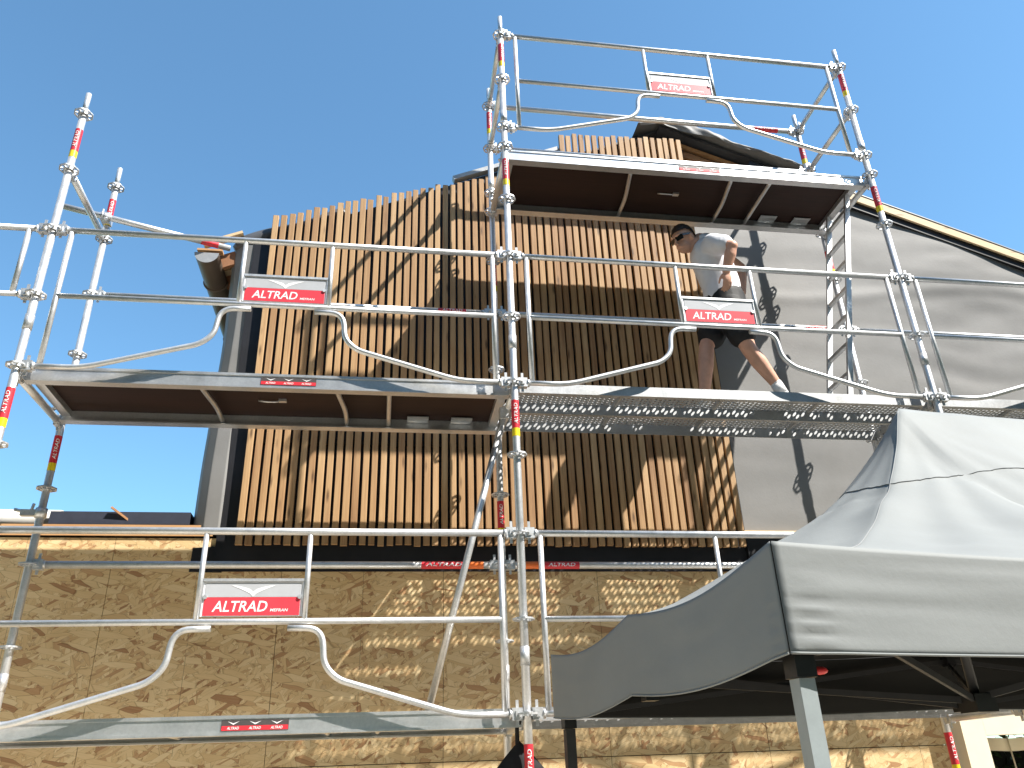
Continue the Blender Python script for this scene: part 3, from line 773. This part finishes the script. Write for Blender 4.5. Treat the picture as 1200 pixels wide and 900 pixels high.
def valance(p0, p1, axis, seed):
    amp = .55 if seed == 1 else .22
    def f(i, j):
        u = p0[0]+(p1[0]-p0[0])*i; v = p0[1]+(p1[1]-p0[1])*i
        zt = eave(u, v) + .004; ed = min(i, 1-i)
        hang = VH*(1 - .06*sagf(i, 2))
        out = .006*nz(i*7, j*2, seed) + .014*j*nz(i*3.2, 1.3, seed) + .016*math.exp(-((ed-.012)/.014)**2)*math.sin(j*42+seed)*(.12 if j < .5 else 1) + .006*nz(i*5+j*3, j*7-i*4, seed+2)
        out += .012*math.sin(math.pi*i*2)*nz(i*4, j*3, seed+3)
        p = TP(u, v, zt - hang*j)
        return p + axis*((out*amp+.012*j)*min(1, ed/.03)+.002)
    b = MB().grid(f, 180, 22); return b
for nm, p0, p1, ax, sd_ in (('valance_front', (0, 0), (TL, 0), -ev, 1), ('valance_left', (0, TD), (0, 0), -eu, 5), ('valance_rear', (TL, TD), (0, TD), ev, 9), ('valance_right', (TL, 0), (TL, TD), eu, 13)):
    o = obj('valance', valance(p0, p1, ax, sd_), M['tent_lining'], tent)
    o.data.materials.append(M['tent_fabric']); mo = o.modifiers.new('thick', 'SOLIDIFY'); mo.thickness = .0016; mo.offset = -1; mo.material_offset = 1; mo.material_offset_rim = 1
    hv_ = o.data.vertices; row = [hv_[22*181+k].co.copy() for k in range(181)]
    obj('hem', MB().path([p + ax*.002 for p in row], .0035, 6), M['tent_fabric'], o)
# legs
for k, (u, v) in enumerate(((.055, .055), (TL-.055, .055), (.055, TD-.055), (TL-.055, TD-.055))):
    w = .0235; lean = .0
    lg_ = MB(); c0 = TP(u, v, 0); c1 = TP(u, v, 1.895)
    lg_.obox((c0+c1)/2, eu*w, ev*w, Vector((0, 0, .9475)))
    L_ = obj('leg', lg_, M['tent_leg'] if k < 2 else M['tent_dark_metal'], tent)
    obj('foot_plate', MB().obox(TP(u, v, .004), eu*.05, ev*.05, Vector((0, 0, .004))), M['tent_dark_metal'], L_)
    obj('slide_bracket', MB().obox(TP(u, v, 1.935), eu*.030, ev*.030, Vector((0, 0, .038))), M['black_plastic'], L_)
    obj('upper_post', MB().obox(TP(u, v, 2.10), eu*.018, ev*.018, Vector((0, 0, .125))), M['tent_dark_metal'], L_)
    s = 1 if k % 2 == 0 else -1
    if k > 1: continue
    lv = MB().ell(TP(u+s*.052, v-.006, 1.915), .026, .012, .011, None, 10, 6); obj('release_lever', lv, M['red_plastic'], L_)
# scissor trusses
def truss(pa, pb):
    n = 2
    for k in range(n):
        a0, a1 = k/n, (k+1)/n
        q0 = (pa[0]+(pb[0]-pa[0])*a0, pa[1]+(pb[1]-pa[1])*a0); q1 = (pa[0]+(pb[0]-pa[0])*a1, pa[1]+(pb[1]-pa[1])*a1)
        for za, zb, off in ((2.20, 1.96, .010), (1.96, 2.20, -.010)):
            o = ev*off if abs(pa[1]-pb[1]) < .1 else eu*off
            obj('truss_bar', MB().bar(TP(*q0, za)+o, TP(*q1, zb)+o, .012, .024), M['tent_dark_metal'], tent)
    qm = ((pa[0]+pb[0])/2, (pa[1]+pb[1])/2)
    for z in (2.20, 1.96): obj('truss_joint', MB().obox(TP(*qm, z), eu*.026, ev*.026, Vector((0, 0, .028))), M['black_plastic'], tent)
c_ = [(.055, .055), (TL-.055, .055), (TL-.055, TD-.055), (.055, TD-.055)]
for a, b in zip(c_, c_[1:]+c_[:1]): truss(a, b)
hubp = (PU-.02, TD/2)
for u in (PU, TL-PU):
    pol = obj('centre_pole', MB().tube(TP(u, TD/2, 1.90), TP(u, TD/2, HP-.03), .020, 12), M['tent_dark_metal'], tent)
    obj('hub', MB().obox(TP(u, TD/2, 1.90), eu*.05, ev*.05, Vector((0, 0, .035))), M['black_plastic'], pol)
for (u, v), U in ((c_[0], PU), (c_[3], PU), (c_[1], TL-PU), (c_[2], TL-PU)):
    obj('truss_bar', MB().bar(TP(u, v, 2.14), TP(U, TD/2, 1.91), .014, .026), M['tent_dark_metal'], tent)
    pts = [TP(u+(U-u)*s, v+(TD/2-v)*s, HE-.04+(HP-HE-.02)*(s**2.25)) for s in np.linspace(0, 1, 14)]
    obj('roof_spring_pole', MB().path([p-Vector((0, 0, .03)) for p in pts], .010, 8), M['tent_dark_metal'], tent)
for v in (.055, TD-.055):
    obj('truss_bar', MB().bar(TP(TL/2, v, 2.17), TP(PU, TD/2, 1.92), .014, .026), M['tent_dark_metal'], tent)

# ------------------------------------------------------------------ cream garden building and hedge at the right
gb = thing('cream_garden_room', (3.35, 1.0, 0), 'sunlit cream framed wall with an opening at bottom right corner', 'garden room')
def GB(n, b, mt): return obj(n, b, M[mt], gb, (-3.35, -1.0, 0))
GB('wall', MB().box(3.262, 3.44, 1.0, 1.12, 0, 2.25), 'cream_paint')
GB('lintel', MB().box(3.441, 6.6, 1.0, 1.12, 1.853, 2.25), 'cream_paint')
GB('wall', MB().box(3.441, 6.6, 1.0, 1.12, 0, .7), 'cream_paint')
GB('mullion', MB().box(4.45, 4.55, 1.02, 1.10, .701, 1.852), 'cream_paint')
GB('frame', MB().box(3.441, 3.481, 1.06, 1.14, .701, 1.852), 'beam_wood')
def blind(u, v):
    x = 3.49+u*.84; return (x, 1.18+.015*math.sin(u*22), 1.852-.085*v-.02*math.sin(u*5))
GB('blind', MB().grid(blind, 40, 4), 'cream_paint')
GB('cord', MB().path([(3.72, 1.16, 1.85), (3.73, 1.16, 1.5), (3.74, 1.16, 1.1)], .006, 6), 'cream_paint')
he = MB(); rh = random.Random(5)
for k in range(5200):
    x = rh.uniform(3.2, 8.5); z = rh.uniform(.0, 1.95); y = 3.1 + rh.uniform(0, .5)*(1+.4*nz(x*1.5, z*1.5)) ; s = rh.uniform(.018, .035)
    a = Vector((rh.gauss(0, 1), rh.gauss(0, 1), rh.gauss(0, 1))).normalized(); b = a.cross(Vector((rh.gauss(0, 1), rh.gauss(0, 1), rh.gauss(0, 1)))).normalized()
    p = Vector((x, y, z)); he.add([p-a*s*1.5, p+b*s*.7, p+a*s*1.5, p-b*s*.7], [(0, 1, 2, 3)])
hd = thing('garden_hedge', (5.8, 3.3, 0), 'dark green hedge seen through the cream framed opening', 'hedge')
tag(obj('foliage', he, M['leaf'], hd, (-5.8, -3.3, 0)), kind='stuff')
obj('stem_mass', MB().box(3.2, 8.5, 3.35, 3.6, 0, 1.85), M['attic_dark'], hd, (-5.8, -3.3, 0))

# ------------------------------------------------------------------ worker
def wpt(x, y, Y):          # joint placed at a chosen depth Y in the place (photo measurements turned into metres)
    d = fw*F_PX + rr*(x-600) - uu*(y-450); return CAM + d*((Y-CAM.y)/d.y)
wk = thing('person', (1.72, .42, 4.04), 'man in pale grey T-shirt, black shorts and sunglasses walking bent on the deck', 'person')
WB = Vector(wk.location)
def seg(b, pts, rads, n=14):
    P = [Vector(p)-WB for p in pts]
    b.path(P, rads, n)
    for p, r_ in zip(P, rads): b.ell(p, r_, r_, r_, None, 14, 8)
def el(b, c, rx, ry, rz, Mx=None): b.ell(Vector(c)-WB, rx, ry, rz, Mx, 18, 12)
def fuse(b, name, mat, voxel, it=4):
    tmp = obj('tmp', b, M[mat]); mo = tmp.modifiers.new('r', 'REMESH'); mo.mode = 'VOXEL'; mo.voxel_size = voxel; mo.use_smooth_shade = True
    s = tmp.modifiers.new('s', 'SMOOTH'); s.iterations = it; s.factor = .5
    me = evaluated(tmp, name, M[mat]); bpy.data.objects.remove(tmp)
    for p in me.polygons: p.use_smooth = True
    return obj(name, me, None, wk)
pel = wpt(851, 358, .42); wai = wpt(845, 335, .42); che = wpt(831, 300, .42); nb = wpt(820, 282, .42); hc = wpt(801, 281, .40)
nsh = wpt(836, 286, .25); nel = wpt(858, 288, .10); nwr = wpt(851, 318, .17); nhd = wpt(853, 334, .19)
fsh = wpt(826, 284, .59); fel = wpt(868, 314, .64); fwr = wpt(870, 343, .60); fhd = wpt(866, 358, .56)
nhp = wpt(857, 364, .33); nkn = wpt(877, 408, .30); nan = Vector((2.03, .31, 4.16))
fhp = wpt(848, 364, .51); fkn = wpt(828, 406, .50); fan_ = Vector((1.50, .50, 4.12))
sk = MB()
hf = Vector((-.84, -.36, -.40)).normalized(); hl = hf.cross(Vector((0, 0, 1))).normalized(); hu = hl.cross(hf)   # head axes
HM = Matrix((hf, hl, hu)).transposed()
def hp(a, b, c): return hc + hf*a + hl*b + hu*c
seg(sk, [che, nb, hc + hu*-.06 - hf*.02], [.09, .062, .056])
el(sk, hp(-.012, 0, .02), .100, .076, .108, HM); el(sk, hp(.035, 0, -.055), .062, .055, .062, HM); el(sk, hp(.068, 0, -.088), .026, .030, .024, HM)
seg(sk, [hp(.088, 0, .012), hp(.112, 0, -.030)], [.010, .016]); el(sk, hp(.080, 0, .030), .022, .055, .015, HM)
seg(sk, [hp(.092, -.02, -.062), hp(.092, .02, -.062)], [.010, .010])
for s in (1, -1): el(sk, hp(-.012, s*.078, -.012), .022, .012, .034, HM)
seg(sk, [pel, wai, che], [.13, .125, .14])
def arm(sh, elb, wr, hd_, s):
    seg(sk, [sh, sh.lerp(elb, .5), elb, elb.lerp(wr, .35), wr], [.058, .052, .043, .046, .030])
    d = (hd_-wr).normalized(); side = Vector((-.75, -.15, .1)); side = (side - d*side.dot(d)).normalized(); nrm = d.cross(side)
    pc = wr + d*.05; PM = Matrix((d, side, nrm)).transposed()
    sk.ell(pc-WB, .052, .040, .018, PM, 14, 8)
    for k, (o, L) in enumerate(((.032, .062), (.011, .072), (-.011, .066), (-.031, .050))):
        b0 = wr + d*.085 + side*o; b1 = b0 + d*L*.5 + nrm*s*.010; b2_ = b1 + d*L*.35 + nrm*s*.030
        seg(sk, [b0, b1, b2_], [.0095, .0088, .0075], 8)
    t0 = wr + d*.03 + side*.034; seg(sk, [t0, t0 + d*.030 + side*.022 + nrm*s*.010, t0 + d*.058 + side*.022 + nrm*s*.028], [.012, .0105, .009], 8)
arm(nsh, nel, nwr, nhd, 1); arm(fsh, fel, fwr, fhd, -1)
def leg(h, k, a):
    seg(sk, [h, h.lerp(k, .5), k, k.lerp(a, .33), k.lerp(a, .8), a], [.088, .078, .058, .060, .040, .037])
leg(nhp, nkn, nan); leg(fhp, fkn, fan_)
fuse(sk, 'body', 'skin', .0065, 3)
# clothing
sh_ = MB()
seg(sh_, [pel + Vector((-.015, 0, .05)), wai, che, nb + Vector((.03, 0, -.03))], [.150, .150, .158, .085], 20)
for s, q in ((1, nsh), (-1, fsh)): el(sh_, q.lerp(che, .25), .095, .085, .080)
seg(sh_, [nsh, nsh.lerp(nel, .55)], [.086, .080]); seg(sh_, [fsh, fsh.lerp(fel, .42)], [.082, .075])
for i, p in enumerate(sh_.v):
    w_ = Vector(p)+WB; k = .010*nz(w_.x*14, w_.y*9, w_.z*17); sh_.v[i] = (p[0]+k, p[1]+k*.8, p[2]+k*.3)
fuse(sh_, 't_shirt', 'shirt', .009, 3)
so_ = MB()
seg(so_, [pel + Vector((-.005, 0, .07)), pel + Vector((0, 0, -.03))], [.153, .160], 20)
seg(so_, [nhp, nhp.lerp(nkn, .62)], [.118, .112]); seg(so_, [fhp, fhp.lerp(fkn, .70)], [.118, .112])
for i, p in enumerate(so_.v):
    w_ = Vector(p)+WB; k = .012*nz(w_.x*13, w_.y*9, w_.z*15); so_.v[i] = (p[0]+k, p[1]+k*.8, p[2]+k*.3)
fuse(so_, 'shorts', 'shorts', .010, 3)
ha = MB()
ha.ell(hp(-.016, 0, .028)-WB, .106, .083, .110, HM, 48, 30)
b_ = MB()
fs_keep = []
for p in ha.v: pass
hv = [Vector(p)+WB-hc for p in ha.v]
keep = [ (v.dot(hu) > .048 + .16*max(0, v.dot(hf)) or (v.dot(hf) < -.02 and v.dot(hu) > .01) or (v.dot(hf) < -.055 and v.dot(hu) > -.06)) for v in hv]
hair = MB(); hair.v = [tuple(Vector(p) + (Vector(p)+WB-hc).normalized()*(.006*nz(p[0]*60, p[1]*60, p[2]*60))) for p in ha.v]; hair.f = [f for f in ha.f if all(keep[k] for k in f)]; hair.sm = [True]*len(hair.f)
obj('hair', hair, M['hair'], wk)
gl = MB()
for s in (1, -1):
    gl.obox(hp(.086, s*.034, .006)-WB, hf*.005, hl*.029 - hf*s*.010, hu*.019)
    gl.obox(hp(.030, s*.075, .012)-WB, hf*.052 - hl*s*.004, hl*.003, hu*.007)
gl.obox(hp(.092, 0, .012)-WB, hf*.004, hl*.012, hu*.004)
obj('sunglasses', gl, M['sunglasses'], wk)
for a, k_ in ((nan, nkn), (fan_, fkn)):
    s = MB(); up_ = (k_-a).normalized(); seg(s, [a + up_*.065, a + Vector((0, 0, -.02))], [.043, .046]); obj('sock', s, M['sock'], wk)
    f_ = MB(); seg(f_, [a + Vector((.045, 0, -.055)), a + Vector((-.06, 0, -.058)), a + Vector((-.16, -.01, -.066))], [.046, .047, .036])
    for i, p in enumerate(f_.v):
        zl = 4.045 - WB.z; f_.v[i] = (p[0], p[1], max(zl, p[2]))
    obj('shoe', f_, M['shoe'], wk)
